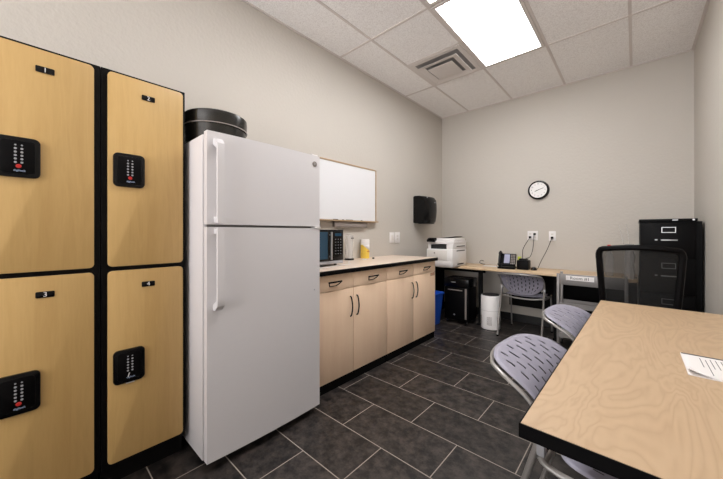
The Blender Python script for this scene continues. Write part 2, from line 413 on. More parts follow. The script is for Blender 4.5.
# ============================================================ fridge
FY0, FY1 = .598, 1.320
t = thing('refrigerator', 'tall white top-freezer fridge between lockers and base cabinets', 'fridge', (.36, (FY0+FY1)/2, 0))
link('body', B(.03, .668, FY0, FY1, .035, 1.705, .006), M['fridge'], t)
link('kick_grille', B(.05, .655, FY0+.02, FY1-.02, .012, .0345), M['black_matte'], t)
for y in (FY0+.06, FY1-.045):
    link('foot', L([(.018, 0), (.018, .008), (.010, .010), (.010, .012)], (.62, y, 0), 14), M['dark_gap'], t)
link('door_gasket', B(.6685, .6895, FY0+.014, FY1-.014, .07, 1.69), M['gasket'], t)
def fdoor(z0, z1, n, lab):
    bm = bmesh.new(); ny = 12
    # slightly bowed front slab
    prof = []
    for i in range(ny+1):
        u = i/ny; y = FY0+(FY1-FY0)*u; prof.append((.728+.012*(1-(2*u-1)**2), y))
    loop = [(.690, FY0), *prof, (.690, FY1)]
    lo = [bm.verts.new((x, y, z0)) for x, y in loop]; hi = [bm.verts.new((x, y, z1)) for x, y in loop]
    n_ = len(loop)
    for i in range(n_): bm.faces.new((lo[i], lo[(i+1)%n_], hi[(i+1)%n_], hi[i]))
    bm.faces.new(lo); bm.faces.new(hi)
    es = [e for e in bm.edges if len(e.link_faces) == 2 and e.calc_face_angle(0) > .8]
    bmesh.ops.bevel(bm, geom=es, offset=.008, segments=3, affect='EDGES', profile=.5)
    d = link(n, bm, M['fridge'], t); d['label'] = lab; return d
fz = fdoor(1.243, 1.712, 'freezer_door', 'short white upper freezer door')
fr = fdoor(.050, 1.230, 'fridge_door', 'tall white lower fridge door')
def handle(par, z0, z1, top):
    # flat bar standing off the door, merging into it at the outer end
    ya, yb = FY0+.028, FY0+.064; bm = bmesh.new(); n = 16
    out = [];  inn = []
    for i in range(n+1):
        u = i/n; z = z0+(z1-z0)*u
        e = u if not top else 1-u           # e=0 at the far end from the gap
        o = .788 - .035*max(0, 1-e/.10)**2
        out.append((o, z)); inn.append((min(o-.012, .772), z) if e > .09 else (.729, z))
    loop = out+inn[::-1]
    lo = [bm.verts.new((x, ya, z)) for x, z in loop]; hi = [bm.verts.new((x, yb, z)) for x, z in loop]
    m_ = len(loop)
    for i in range(m_): bm.faces.new((lo[i], lo[(i+1)%m_], hi[(i+1)%m_], hi[i]))
    bm.faces.new(lo); bm.faces.new(hi)
    es = [e for e in bm.edges if len(e.link_faces) == 2 and e.calc_face_angle(0) > 1]
    bmesh.ops.bevel(bm, geom=es, offset=.004, segments=2, affect='EDGES')
    z = z0 if top else z1
    s = 1 if top else -1
    box(bm, .730, .776, ya+.003, yb-.003, *sorted((z+s*.002, z+s*.03)), .003)
    link('handle', bm, M['fridge'], par)
handle(fz, 1.249, 1.672, True); handle(fr, .812, 1.224, False)
bd = link('badge', L([(.0175, 0), (.0175, .002), (.0155, .0032)], (.7325, 1.274, 1.655), 24, 'x'), M['grey_box'], fz)
link('badge_monogram', text_on('ge', .019, (.7362, 1.274, 1.656), '+x'), M['alu'], fz, False)
link('hinge_cover', B(.69, .736, FY1-.045, FY1+.004, 1.2315, 1.2415, .001), M['white'], t)
link('top_hinge', B(.60, .72, FY1-.06, FY1-.01, 1.7125, 1.722, .002), M['white'], t)
link('door_plug', L([(.005, 0), (.004, .002)], (.7325, 1.272, .826), 12, 'x'), M['silver'], fr)

# round dark tin on the fridge
c = (.40, .777, 1.7055)
t = thing('round_tin', 'wide round glossy black tin standing on top of the fridge', 'tin', c)
link('bowl', L([(.150, 0), (.168, .015), (.170, .112)], c, 56), M['basket'], t)
link('lid', L([(.175, .113), (.177, .165), (.175, .186), (.168, .192), (.12, .196)], c, 56), M['basket'], t)
link('rim_band', L([(.1785, .114), (.1785, .119)], c, 56), M['grey_box'], t)

# ============================================================ base cabinets
def pull_drawer(par, yc, z):
    bm = T([(.629, yc-.066, z), (.631, yc, z), (.629, yc+.066, z)], .0062, 8, 3)
    for k in (-1, 1): tube(bm, [(.628, yc+k*.062, z-.004), (.616, yc+k*.050, z-.020), (.6015, yc+k*.034, z-.034)], .0038, 8)
    tube(bm, [(.603, yc-.034, z-.034), (.603, yc+.034, z-.034)], .0028, 6)
    link('handle', bm, M['black'], par)
def pull_door(par, y, z0, z1):
    link('handle', T([(.6015, y, z0), (.616, y, z0+.012), (.628, y, (z0+z1)/2), (.616, y, z1-.012), (.6015, y, z1)], .0052, 8, 4), M['black'], par)
def cabinet(y0, y1, label, endpanel, sticker):
    t = thing('base_cabinet', label, 'cabinet', (.3, (y0+y1)/2, 0), 'maple base cabinets')
    link('carcass', B(.012, .575, y0+.001, y1-.001, .075, .8835), M['cab_wood'], t, False)
    link('toe_kick', B(.05, .585, y0+.001, y1-.001, 0, .0745), M['black_matte'], t, False)
    ym = (y0+y1)/2; g = .002
    for a, c, sgn in ((y0+g, ym-g, 1), (ym+g, y1-g, -1)):
        d = link('drawer', B(.577, .600, a, c, .760, .883, .0015), M['cab_wood'], t)
        pull_drawer(d, (a+c)/2, .830)
        d = link('door', B(.577, .600, a, c, .077, .756, .0015), M['cab_wood'], t)
        pull_door(d, ym-sgn*.038, .530, .690)
        if sticker and sgn == -1:
            s_ = link('sticker', B(.6003, .6007, c-.112, c-.008, .716, .752), M['cork'], d, False); s_['label'] = 'small red and tan sticker'
            link('sticker_print', text_on('OUT', .040, (.6010, c-.060, .734), '+x'), M['orange_red'], d, False)
    return t
cabinet(1.334, 2.234, 'maple base cabinet next to the fridge, two doors and two drawers', False, False)
cabinet(2.236, 3.144, 'maple base cabinet at the far counter end, red sticker on a drawer', True, True)
t = thing('countertop', 'long pale laminate countertop with thick black front edge', 'countertop', (.31, 2.25, .8785))
link('slab', B(.002, .612, 1.334, 3.160, .884, .918), M['counter'], t, False)
link('front_edge', B(.6125, .622, 1.334, 3.168, .884, .9175, .002), M['black'], t)
link('end_edge', B(.002, .612, 3.1605, 3.168, .884, .9175), M['black'], t)
CT = .918

# microwave
ang = math.radians(3)
t = thing('microwave', 'black countertop microwave with a silver handle beside the fridge', 'microwave', (.22, 1.64, CT))
mx0, mx1, my0, my1, mz0, mz1 = .04, .375, 1.40, 1.872, CT+.018, 1.228
link('body', B(mx0, mx1, my0, my1, mz0, mz1, .004), M['black'], t)
for x in (.08, .33):
    for y in (my0+.04, my1-.04): link('foot', L([(.014, 0), (.012, .018)], (x, y, CT), 12), M['dark_gap'], t)
d = link('door', B(mx1+.0005, mx1+.018, my0, my1-.125, mz0+.028, mz1, .003), M['black_gloss'], t)
link('window', B(mx1+.0183, mx1+.020, my0+.02, my1-.185, mz0+.045, mz1-.02), M['glass_blue'], d, False)
bm = bmesh.new(); yy = my1-.160
tube(bm, [(mx1+.040, yy, mz0+.04), (mx1+.042, yy, mz1-.02)], .009, 10)
for z in (mz0+.065, mz1-.045): tube(bm, [(mx1+.0185, yy, z), (mx1+.036, yy, z)], .007, 8)
link('handle', bm, M['alu'], d)
cp = link('control_panel', B(mx1+.0005, mx1+.018, my1-.123, my1, mz0+.028, mz1, .003), M['black_gloss'], t)
for r in range(6):
    for k in range(3): link('button', B( mx1+.018, mx1+.0190, my1-.096+k*.03, my1-.088+k*.03, mz1-.085-r*.025, mz1-.080-r*.025), M['silver'], cp, False)
link('display', B(mx1+.0182, mx1+.019, my1-.10, my1-.025, mz1-.055, mz1-.030), M['glass_blue'], cp, False)
link('bottom_trim', B(mx1+.0005, mx1+.016, my0, my1, mz0, mz0+.026, .003), M['silver'], t)
# clear canister on black base
t = thing('clear_dispenser', 'clear plastic canister on a round black base right of the microwave', 'canister', (.085, 2.26, CT))
link('base', L([(.052, 0), (.052, .012), (.046, .018)], (.085, 2.26, CT), 28), M['black_gloss'], t)
link('container', L([(.040, .0185), (.044, .20), (.045, .245)], (.085, 2.26, CT), 28), M['clear2'], t)
link('lid', L([(.046, .246), (.046, .256), (.02, .262)], (.085, 2.26, CT), 28), M['clear2'], t)
link('latch', B(.130, .138, 2.240, 2.275, CT+.222, CT+.234, .001), M['dark_gap'], t)
# wipes canister
c = (.062, 2.535, CT)
t = thing('wipes_canister', 'tall yellow and white wipes canister standing on the counter', 'canister', c)
link('body', L([(.049, 0), (.050, .004), (.050, .150)], c, 30), M['yellow'], t)
link('neck', L([(.050, .1505), (.050, .165)], c, 30), M['white'], t)
link('lid', L([(.051, .1655), (.051, .205), (.047, .213)], c, 30), M['white'], t)
bm = bmesh.new()
for i in range(9):
    a0 = math.radians(-75+i*14); a1 = math.radians(-75+(i+1)*14); za = .150; r = .0506
    z0a = .150-.065*math.sin(PI*.5*i/9); z0b = .150-.065*math.sin(PI*.5*(i+1)/9)
    vs = [bm.verts.new((c[0]+r*math.cos(a), c[1]+r*math.sin(a), CT+z)) for a, z in ((a0, z0a-.001), (a1, z0b-.001), (a1, za), (a0, za))]
    bm.faces.new(vs)
lb = link('label_wrap', bm, M['white'], t); 
lb['label'] = 'white slanted part of the printed label'
sm = lb.modifiers.new('thick', 'SOLIDIFY'); sm.thickness = .0006
link('label_print', xf(text_on('WIPES', .018, (0, 0, 0), '+x'), Matrix.Translation((c[0]+.0510, c[1]-.006, CT+.075))), M['orange_red'], t, False)
single('salt_packet', 'small white packet lying on the counter by the wipes canister', 'packet', xf(B(-.02, .02, -.03, .03, 0, .01, .003), Matrix.Translation((.20, 2.37, CT+.0003)) @ Matrix.Rotation(.5, 4, 'Z')), M['white'])
single('black_cap', 'small black cap lying on the counter near the wipes canister', 'cap', L([(.012, 0), (.012, .012), (.009, .014)], (.18, 2.54, CT+.0003), 14), M['black'])
single('cord', 'white cord lying on the counter in front of the microwave', 'cord', T([(.44, 1.46, CT+.005), (.47, 1.60, CT+.005), (.44, 1.76, CT+.005), (.42, 1.93, CT+.005), (.33, 2.00, CT+.005), (.24, 2.10, CT+.005), (.19, 2.17, CT+.005)], .0045, 8, 5), M['offwhite'])

# ============================================================ whiteboard and left wall
t = thing('whiteboard', 'whiteboard in a thin oak frame on the left wall', 'whiteboard', (0, 2.2, 1.32))
by0, by1, bz0, bz1 = 1.575, 2.785, 1.328, 1.940
link('panel', B(.001, .012, by0+.01, by1-.01, bz0+.01, bz1-.01), M['board'], t, False)
for n_, a in (('frame_side', (.001, .018, by0-.008, by0+.010, bz0, bz1)), ('frame_side', (.001, .018, by1-.010, by1+.008, bz0, bz1)), ('frame_top', (.001, .018, by0+.0105, by1-.0105, bz1-.010, bz1+.006)), ('frame_bottom', (.001, .018, by0+.0105, by1-.0105, bz0-.008, bz0+.010))):
    link(n_, B(*a, .001), M['oak'], t)
link('marker_tray', merge(B(.0185, .060, by0+.03, by1-.005, bz0-.006, bz0+.001, .001), B(.056, .0602, by0+.03, by1-.005, bz0+.0005, bz0+.008)), M['oak'], t, False)
tz = bz0+.0065
for y, l_, mt_, lab in ((2.10, .035, 'black', 'black marker cap on the whiteboard tray'), (2.175, .05, 'white', 'stubby white marker on the whiteboard tray'), (2.30, .07, 'black_matte', 'black felt marker on the whiteboard tray'), (2.44, .10, 'offwhite', 'long white marker on the right of the whiteboard tray')):
    mk = thing('marker', lab, 'marker', (.035, y, tz+.002), 'markers on the whiteboard tray')
    link('barrel', xf(L([(.0055, -l_/2), (.0055, l_/2)], (0,0,0), 10, 'y'), Matrix.Translation((.035, y, tz+.002))), M[mt_], mk)
    link('cap', xf(L([(.0062, l_/2+.0002), (.0055, l_/2+.03)], (0,0,0), 10, 'y'), Matrix.Translation((.035, y, tz+.002))), M['black'], mk)
single('wall_box', 'shallow grey box against the wall under the whiteboard tray', 'box', B(.001, .042, 2.10, 2.60, 1.262, 1.318, .003), M['grey_box'])  # grey band below the tray, built as a flat box
def plate(y0, y1, z0, z1, label, kind):
    t = thing('switch_plate' if kind == 's' else 'outlet', label, 'switch' if kind == 's' else 'outlet', (0, (y0+y1)/2, z0), 'plates on the left wall')
    link('cover_plate', B(.0005, .007, y0, y1, z0, z1, .002), M['white'], t)
    ym = (y0+y1)/2; zm = (z0+z1)/2
    if kind == 's': link('rocker', B(.0072, .011, ym-.017, ym+.017, zm-.033, zm+.033, .001), M['offwhite'], t)
    else:
        for s in (-1, 1):
            q = link('socket', rbox(.0072, .009, ym-.017, ym+.017, zm+s*.02-.014, zm+s*.02+.014, 0, .008, 0), M['offwhite'], t)
            link('slot', merge(*[B(.009, .0095, ym+k*.007-.001, ym+k*.007+.001, zm+s*.02-.004, zm+s*.02+.005) for k in (-1, 1)]), M['dark_gap'], q, False)
plate(3.070, 3.170, 1.075, 1.208, 'white wall plate over the counter, the left one of the pair', 's')
plate(3.182, 3.292, 1.070, 1.210, 'white wall plate over the counter, the right one of the pair', 'o')

# paper towel dispenser: side profile extruded along y
t = thing('towel_dispenser', 'black paper towel dispenser with a bowed front on the left wall', 'paper towel dispenser', (0, 3.79, 1.33))
bm = bmesh.new()
prof = [(.001, 1.345), (.001, 1.705), (.03, 1.716), (.13, 1.714), (.185, 1.700), (.215, 1.665), (.228, 1.60), (.230, 1.52), (.222, 1.43), (.205, 1.36), (.180, 1.336), (.04, 1.335)]
ny = 8; rows = []
for i in range(ny+1):
    u = i/ny; y = 3.625+.335*u; k = 1-.22*(abs(2*u-1)**3)
    rows.append([bm.verts.new((x*k if x > .01 else x, y, z)) for x, z in prof])
for a, c in zip(rows, rows[1:]):
    for i in range(len(prof)): bm.faces.new((a[i], a[(i+1)%len(prof)], c[(i+1)%len(prof)], c[i]))
bm.faces.new(rows[0]); bm.faces.new(rows[-1])
link('cover', bm, M['black_gloss'], t)
link('key_lock', L([(.010, 0), (.010, .004)], (.188, 3.68, 1.690), 14, 'x'), M['alu'], t)
link('brand_mark', text_on('tork', .02, (.2305, 3.82, 1.625), '+x'), M['silver'], t, False)
link('paper_slot', B(.06, .17, 3.66, 3.92, 1.329, 1.3345), M['dark_gap'], t)

# ============================================================ desk along the back wall
DZ = .745; DY = 3.915
t = thing('desk', 'long maple desktop along the back wall on black supports', 'desk', (1.2, 4.2, 0))
link('desktop', B(.003, 2.325, DY, D-.002, DZ-.026, DZ, .002), M['desk_wood'], t)
link('support_panel', B(.03, .055, DY+.06, D-.03, 0, DZ-.0265), M['black_matte'], t, False)
for x in (.765, 1.62, 2.27):
    p = link('leg', B(x, x+.045, DY+.09, DY+.135, .02, DZ-.0265), M['black_matte'], t, False)
    link('foot_bar', B(x, x+.045, DY+.02, D-.03, 0, .0195, .002), M['black_matte'], p)
link('rail', B(.056, .70, D-.05, D-.03, .62, DZ-.0265), M['black_matte'], t, False)
link('modesty_panel', B(1.02, 2.32, D-.026, D-.014, .215, DZ-.0265), M['black_matte'], t, False)

# printer
t = thing('printer', 'white multifunction laser printer on the left end of the desk', 'printer', (.35, 3.92, DZ))
px0, px1, py0, py1 = .165, .548, 3.70, 4.14
link('body', B(px0, px1, py0, py1, DZ+.012, .985, .010), M['white'], t)
link('base', B(px0+.01, px1-.01, py0+.01, py1-.01, DZ+.0005, DZ+.0115), M['offwhite'], t)
link('front_panel', B(px0+.02, px1-.075, py0-.004, py0-.0005, DZ+.09, .965, .002), M['offwhite'], t)
link('paper_drawer', B(px0+.02, px1-.02, py0-.004, py0-.0005, DZ+.020, DZ+.084, .002), M['white'], t)
link('output_tray', B(px0+.055, px1-.10, py0+.03, py0+.30, .9855, 1.040), M['dark_gap'], t)
link('side_support', B(px1-.095, px1-.004, py0+.02, py1, .9855, 1.050, .004), M['white'], t)
link('side_support', B(px0+.003, px0+.050, py0+.04, py1, .9855, 1.050, .004), M['white'], t)
link('scanner', B(px0+.003, px1-.002, py0+.03, py1, 1.0505, 1.092, .006), M['white'], t)
link('control_screen', xf(B(-.06, .06, -.035, .035, 0, .03, .004), Matrix.Translation((px0+.075, py0+.02, 1.093)) @ Matrix.Rotation(.5, 4, 'X')), M['black_gloss'], t)
link('document_feeder', B(px0+.10, px1-.015, py0+.09, py1-.01, 1.0925, 1.128, .010), M['white'], t)
link('feeder_tray', xf(B(-.14, .11, -.12, .12, 0, .008, .002), Matrix.Translation((px1-.15, py1-.16, 1.134)) @ Matrix.Rotation(-.10, 4, 'Y')), M['dark_gap'], t)
link('emblem', L([(.012, 0), (.012, .001)], (px0+.125, py0-.0055, .93), 20, 'y'), M['grey_box'], t)
link('emblem_letters', text_on('hp', .016, (px0+.125, py0-.0058, .93), '-y'), M['white'], t, False)
for z in (.955, 1.015): link('side_vent', B(px1+.0003, px1+.0012, py0+.12, py1-.06, z, z+.012), M['dark_gap'], t, False)
link('side_vent', B(px1+.0003, px1+.0012, py0+.14, py1-.10, DZ+.03, DZ+.045), M['dark_gap'], t, False)
single('cord', 'short black cord curling up from the desk beside the printer', 'cord', T([(.70, D-.05, DZ+.005), (.67, D-.08, DZ+.01), (.64, D-.10, DZ+.03), (.655, D-.08, DZ+.06), (.69, D-.07, DZ+.05)], .004, 8, 4), M['black'])
single('paper_sheet', 'white sheet lying on the desk between printer and phone', 'paper', xf(B(-.12, .12, -.07, .07, 0, .002), Matrix.Translation((.86, 4.27, DZ+.0004)) @ Matrix.Rotation(.1, 4, 'Z')), M['paper'])

# desk phone: wedge base, handset at left
t = thing('desk_phone', 'black desk phone with a raised handset on the desk', 'phone', (1.10, 4.12, DZ))
R = Matrix.Translation((1.085, 4.13, DZ)) @ Matrix.Rotation(math.radians(8), 4, 'Z')
tilt = R @ Matrix.Translation((0, .02, .080)) @ Matrix.Rotation(math.radians(58), 4, 'X') @ Matrix.Translation((0, .02, 0)) @ Matrix.Diagonal((1, 1.08, 1, 1))
link('base', xf(B(-.10, .10, -.085, .085, .0008, .022, .004), R), M['black'], t)
link('body', xf(B(-.10, .10, -.075, .085, -.004, .026, .005), tilt), M['black'], t)
link('screen', xf(B(-.035, .030, -.045, .072, .0263, .0275), tilt), M['lilac'], t, False)
link('keypad', xf(merge(*[B(.042+i*.018, .055+i*.018, -.055+j*.022, -.040+j*.022, .0263, .029) for i in range(3) for j in range(6)]), tilt), M['grey_box'], t, False)
hs = bmesh.new()
tube(hs, [(-.082, -.095, .040), (-.082, -.055, .066), (-.082, 0, .080), (-.082, .055, .072), (-.082, .100, .048)], .014, 10, 4, .010)
lathe(hs, [(.024, .026), (.024, .044)], (-.082, -.070, 0), 16); lathe(hs, [(.024, .029), (.024, .05)], (-.082, .075, 0), 16)
link('handset', xf(hs, tilt), M['black_gloss'], t)
single('cord', 'thin dark cord running from the desk phone along the desk', 'cord', T([(.985, 4.16, DZ+.005), (.93, 4.24, DZ+.004), (.88, 4.36, DZ+.006)], .0025, 6, 4), M['black'])
t = thing('charger_box', 'squat black charger box on the desk under the double outlet', 'charger', (1.275, 4.17, DZ))
link('body', B(1.205, 1.335, 4.10, 4.23, DZ+.0005, DZ+.115, .008), M['black'], t)
link('top_socket', B(1.225, 1.315, 4.125, 4.205, DZ+.1155, DZ+.135, .004), M['black_gloss'], t)
single('sticky_notes', 'lime yellow note standing between the phone and the charger', 'sticky notes', xf(B(-.02, .02, -.008, .008, 0, .15, .002), Matrix.Translation((1.195, 4.27, DZ+.0004))), M['lime'])
single('computer_mouse', 'small black mouse on the desk right of the charger', 'mouse', xf(L([(.032, 0), (.035, .012), (.026, .030), (.01, .037)], (0,0,0), 20), Matrix.Translation((1.385, 4.16, DZ+.0004)) @ Matrix.Diagonal((1, 1.4, 1, 1))), M['black_gloss'])

def wall_outlet(x0, x1, z0, z1, label):
    t = thing('wall_outlet', label, 'outlet', ((x0+x1)/2, D, z0), 'outlets under the clock')
    link('cover_plate', B(x0, x1, D-.007, D-.0005, z0, z1, .002), M['white'], t)
    cxs = [(x0+x1)/2] if x1-x0 < .09 else [x0+.033, x1-.033]
    for xc in cxs:
        for s in (-1, 1):
            zc = (z0+z1)/2+s*.021
            q = link('socket', rbox(xc-.016, xc+.016, D-.009, D-.0072, zc-.014, zc+.014, 1, .007, 0), M['offwhite'], t)
            link('slot', merge(*[B(xc+k*.006-.001, xc+k*.006+.001, D-.0096, D-.0091, zc-.004, zc+.005) for k in (-1, 1)]), M['dark_gap'], q, False)
wall_outlet(1.240, 1.360, 1.105, 1.225, 'white double outlet plate with two black plugs, below the clock')
wall_outlet(1.486, 1.562, 1.100, 1.222, 'single white outlet plate right of the plugged-in double outlet')
def cord(label, x, z, pts):
    t = thing('plug_cord', label, 'cord', (x, D-.01, z), 'cords plugged into the back wall')
    link('plug', B(x-.013, x+.013, D-.034, D-.0105, z-.013, z+.013, .003), M['black'], t)
    link('cable', T([(x, D-.034, z-.004), (x, D-.055, z-.014), *pts], .0035, 8, 5), M['black'], t)
cord('black cord from the lower left plug down to the charger', 1.273, 1.144, [(1.21, 4.38, .99), (1.235, 4.26, .89), (1.25, 4.18, DZ+.139)])
cord('black cord from the upper right plug down to the charger', 1.327, 1.186, [(1.325, 4.38, 1.0), (1.32, 4.26, .90), (1.29, 4.18, DZ+.139)])
cord('black cord slanting from the single outlet down to the mouse', 1.524, 1.140, [(1.49, 4.37, 1.0), (1.44, 4.27, .85), (1.41, 4.23, DZ+.012), (1.395, 4.215, DZ+.010)])

# wall clock
c = (1.372, D, 1.757)
t = thing('wall_clock', 'round wall clock with black rim and white face', 'clock', (1.372, D, 1.632))
link('rim', (lambda bm: (lathe(bm, [(.100, -.008), (.100, -.034), (.106, -.040), (.118, -.036), (.124, -.020), (.124, -.001)], c, 48, 'y'), bm)[1])(bmesh.new()), M['black_gloss'], t)
link('face', L([(.0995, -.0405), (.0995, -.0415)], c, 48, 'y'), M['white'], t, False)
bm = bmesh.new()
for i in range(12):
    a = PI/2-2*PI*i/12
    me_ = text_bm(str(i or 12), .024, .0003)
    xf(me_, Matrix.Translation((c[0]+.078*math.cos(a), c[1]-.0421, c[2]+.078*math.sin(a))) @ Matrix(((1,0,0,0),(0,0,-1,0),(0,1,0,0),(0,0,0,1))))
    bm = merge(bm, me_)
link('numerals', bm, M['ink'], t, False)
def hand(name, deg, l, w_):
    a = math.radians(90-deg)
    bm = B(-.015, l, -.0012, .0, -w_, w_)
    xf(bm, Matrix.Translation((c[0], c[1]-.0432, c[2])) @ Matrix.Rotation(-a, 4, 'Y')); link(name, bm, M['black'], t, False)
hand('hour_hand', 246, .042, .0038); hand('minute_hand', 70, .066, .0026)

# ============================================================ under the desk
t = thing('paper_shredder', 'tall black paper shredder bin under the desk on castors', 'shredder', (.56, 3.92, 0))
sx0, sx1, sy0, sy1 = .385, .715, 3.80, 4.07
link('bin', B(sx0, sx1, sy0, sy1, .05, .48, .012), M['black'], t)
link('shredder_head', B(sx0-.008, sx1+.008, sy0-.008, sy1+.008, .4815, .600, .014), M['black_gloss'], t)
link('feed_slot', B(sx0+.05, sx1-.06, sy0+.09, sy0+.10, .6003, .602), M['dark_gap'], t)
link('side_strip', B(sx1-.045, sx1-.022, sy0-.004, sy0-.0005, .08, .475, .001), M['grey_box'], t)
link('bin_handle', B(sx0+.05, sx1-.08, sy0-.006, sy0-.0005, .440, .452, .001), M['grey_box'], t)
link('emblem', L([(.010, 0), (.010, .001)], (sx0+.14, sy0-.0015, .12), 14, 'y'), M['silver'], t)
link('brand_plate', B(sx0+.10, sx0+.16, sy0-.0105, sy0-.0085, .545, .555), M['silver'], t)
for x in (sx0+.03, sx1-.03):
    for y in (sy0+.03, sy1-.03):
        link('castor', merge(L([(.018, -.008), (.020, 0), (.018, .008)], (x, y, .020), 16, 'x'), B(x-.010, x+.010, y-.008, y+.008, .040, .0495)), M['dark_gap'], t)
t = thing('recycling_bin', 'blue plastic wastebasket beside the end of the base cabinets', 'bin', (.29, 3.58, 0))
bm = bmesh.new()
def rect_ring(h, hw, hd, r=.03):
    pts = []
    for sx, sy, a0 in ((1,1,0),(-1,1,90),(-1,-1,180),(1,-1,270)):
        for k in range(5):
            a = math.radians(a0+k*22.5); pts.append(bm.verts.new((.272+sx*(hw-r)+r*math.cos(a), 3.55+sy*(hd-r)+r*math.sin(a), h)))
    return pts
rs = [rect_ring(0, .105, .150), rect_ring(.39, .135, .190), rect_ring(.39, .145, .200), rect_ring(.412, .146, .201), rect_ring(.412, .136, .191), rect_ring(.388, .130, .185), rect_ring(.01, .10, .145)]
for a, c_ in zip(rs, rs[1:]):
    for i in range(20): bm.faces.new((a[i], a[(i+1)%20], c_[(i+1)%20], c_[i]))
bm.faces.new(rs[0]); bm.faces.new(rs[-1])
link('bin_body', bm, M['blue'], t)
c = (.948, 3.93, 0)
t = thing('air_purifier', 'white cylindrical air purifier on the floor under the desk', 'air purifier', c)
link('body', L([(.105, 0), (.113, .008), (.113, .408), (.106, .418)], c, 40), M['white'], t)
link('top_ring', L([(.100, .4185), (.098, .428), (.085, .430)], c, 40), M['dark_gap'], t)
link('seam', L([(.1135, .232), (.1135, .234)], c, 40), M['grey_box'], t)
for deg in (-140, -75, -10):
    bm = bmesh.new()
    for i in range(8):
        for j in range(6):
            a = math.radians(deg-16+j*5); z = .065+i*.013
            p = Vector((c[0]+.1135*math.cos(a), c[1]+.1135*math.sin(a), z))
            bb = B(-.0005, .0008, -.003, .003, -.0035, .0035); xf(bb, Matrix.Translation(p) @ Matrix.Rotation(a, 4, 'Z'))
            bm = merge(bm, bb)
    link('air_grille', bm, M['grey_box'], t, False)

# grey rolling cart with label card, under/in front of the desk
t = thing('utility_cart', 'grey metal cart with a Room #1 card, in front of the desk', 'cart', (1.97, 3.75, 0))
cx0, cx1, cy0, cy1 = 1.700, 2.255, 3.68, 3.905
for x in (cx0, cx1-.024):
    for y in (cy0, cy1-.024):
        p = link('post', B(x, x+.024, y, y+.024, .06, .782, .002), M['grey_metal'], t)
        link('castor', merge(L([(.022, -.010), (.026, 0), (.022, .010)], (x+.012, y+.012, .026), 16, 'x'), B(x+.006, x+.018, y+.006, y+.018, .048, .0595)), M['dark_gap'], p)
link('top_rail', B(cx0+.0245, cx1-.0245, cy0, cy0+.012, .672, .782, .002), M['grey_metal'], t)
for z in (.44, .13):
    bm = merge(B(cx0+.001, cx1-.001, cy0+.0245, cy1-.0245, z, z+.008), B(cx0+.0245, cx1-.0245, cy0, cy0+.006, z, z+.045), B(cx0+.0245, cx1-.0245, cy1-.006, cy1, z, z+.045))
    link('shelf', bm, M['grey_metal'], t, False)
lc = link('label_card', B(1.782, 2.010, cy0-.003, cy0-.0005, .722, .768), M['paper'], t, False)
link('card_text', text_on('Room #1', .042, (1.896, cy0-.0034, .745), '-y'), M['ink'], lc, False)
for (a, b_, z, lab, hh) in ((1.735, 1.95, .1385, 'pale grey storage box on the left of the cart bottom shelf', .16), (1.975, 2.215, .1385, 'darker grey storage box on the right of the cart bottom shelf', .13)):
    q = thing('storage_box', lab, 'box', ((a+b_)/2, 3.79, z), 'boxes on the cart')
    link('box_body', B(a, b_, cy0+.028, cy1-.03, z+.0005, z+hh, .006), M['silver'] if a < 1.8 else M['grey_box'], q)
    link('lid', B(a-.004, b_+.004, cy0+.0265, cy1-.0265, z+hh+.0005, z+hh+.015, .004), M['offwhite'] if a < 1.8 else M['grey_metal'], q)

# ============================================================ low-back chairs
def shell_pt(s, t):
    """perforated back: s across (-1..1), t up (0..1); chair faces +x"""
    P = [(.090,.470), (.092,.520), (.086,.575), (.067,.630), (.026,.676), (-.045,.712), (-.126,.735)]
    k = t*(len(P)-1); i = min(int(k), len(P)-2); f = k-i
    def cr(a):
        p0 = P[max(i-1,0)][a]; p1 = P[i][a]; p2 = P[i+1][a]; p3 = P[min(i+2, len(P)-1)][a]
        return .5*(2*p1+(p2-p0)*f+(2*p0-5*p1+4*p2-p3)*f*f+(3*p1-p0-3*p2+p3)*f**3)
    x, z = cr(0), cr(1)
    c4 = abs(s)**3
    hw = .252*(1-.10*max(0, (t-.80)/.20)**2-.35*max(0, (.35-t)/.35)**1.6)
    x += .018*s*s*(1-.3*t)+.030*c4*max(0, (t-.7)/.3)
    z -= .014*c4*t
    z += .02*s*s*(1-t)
    return Vector((x, s*hw, z))
def seat_pt(s, t):
    x = .11+.40*t; z = .452-.012*math.sin(PI*t)+.012*s*s-.045*max(0, (t-.8)/.2)**2
    hw = .225*(1-.10*max(0, (t-.85)/.15)**2-.08*max(0, (.15-t)/.15)**2)
    return Vector((x, s*hw, z))
def surf(fn, ns, nt_, th, off):
    bm = bmesh.new(); uvl = bm.loops.layers.uv.new('UVMap')
    g = [[bm.verts.new(fn(-1+2*i/ns, j/nt_)) for i in range(ns+1)] for j in range(nt_+1)]
    for j in range(nt_):
        for i in range(ns):
            f = bm.faces.new((g[j][i], g[j][i+1], g[j+1][i+1], g[j+1][i]))
            for lp, (a, b_) in zip(f.loops, ((i,j),(i+1,j),(i+1,j+1),(i,j+1))): lp[uvl].uv = (a/ns, b_/nt_)
    return bm
def round_grid(fn, k=.16):
    """pull the grid corners in so the outline has rounded corners"""
    def g(s, t):
        u, v = s, 2*t-1
        # superellipse squeeze
        m_ = max(abs(u), abs(v))
        if m_ > 1e-6:
            l4 = (abs(u)**5+abs(v)**5)**.2
            q = m_/l4; u, v = u*(1-(1-q)*m_), v*(1-(1-q)*m_)
        return fn(u, (v+1)/2)
    return g
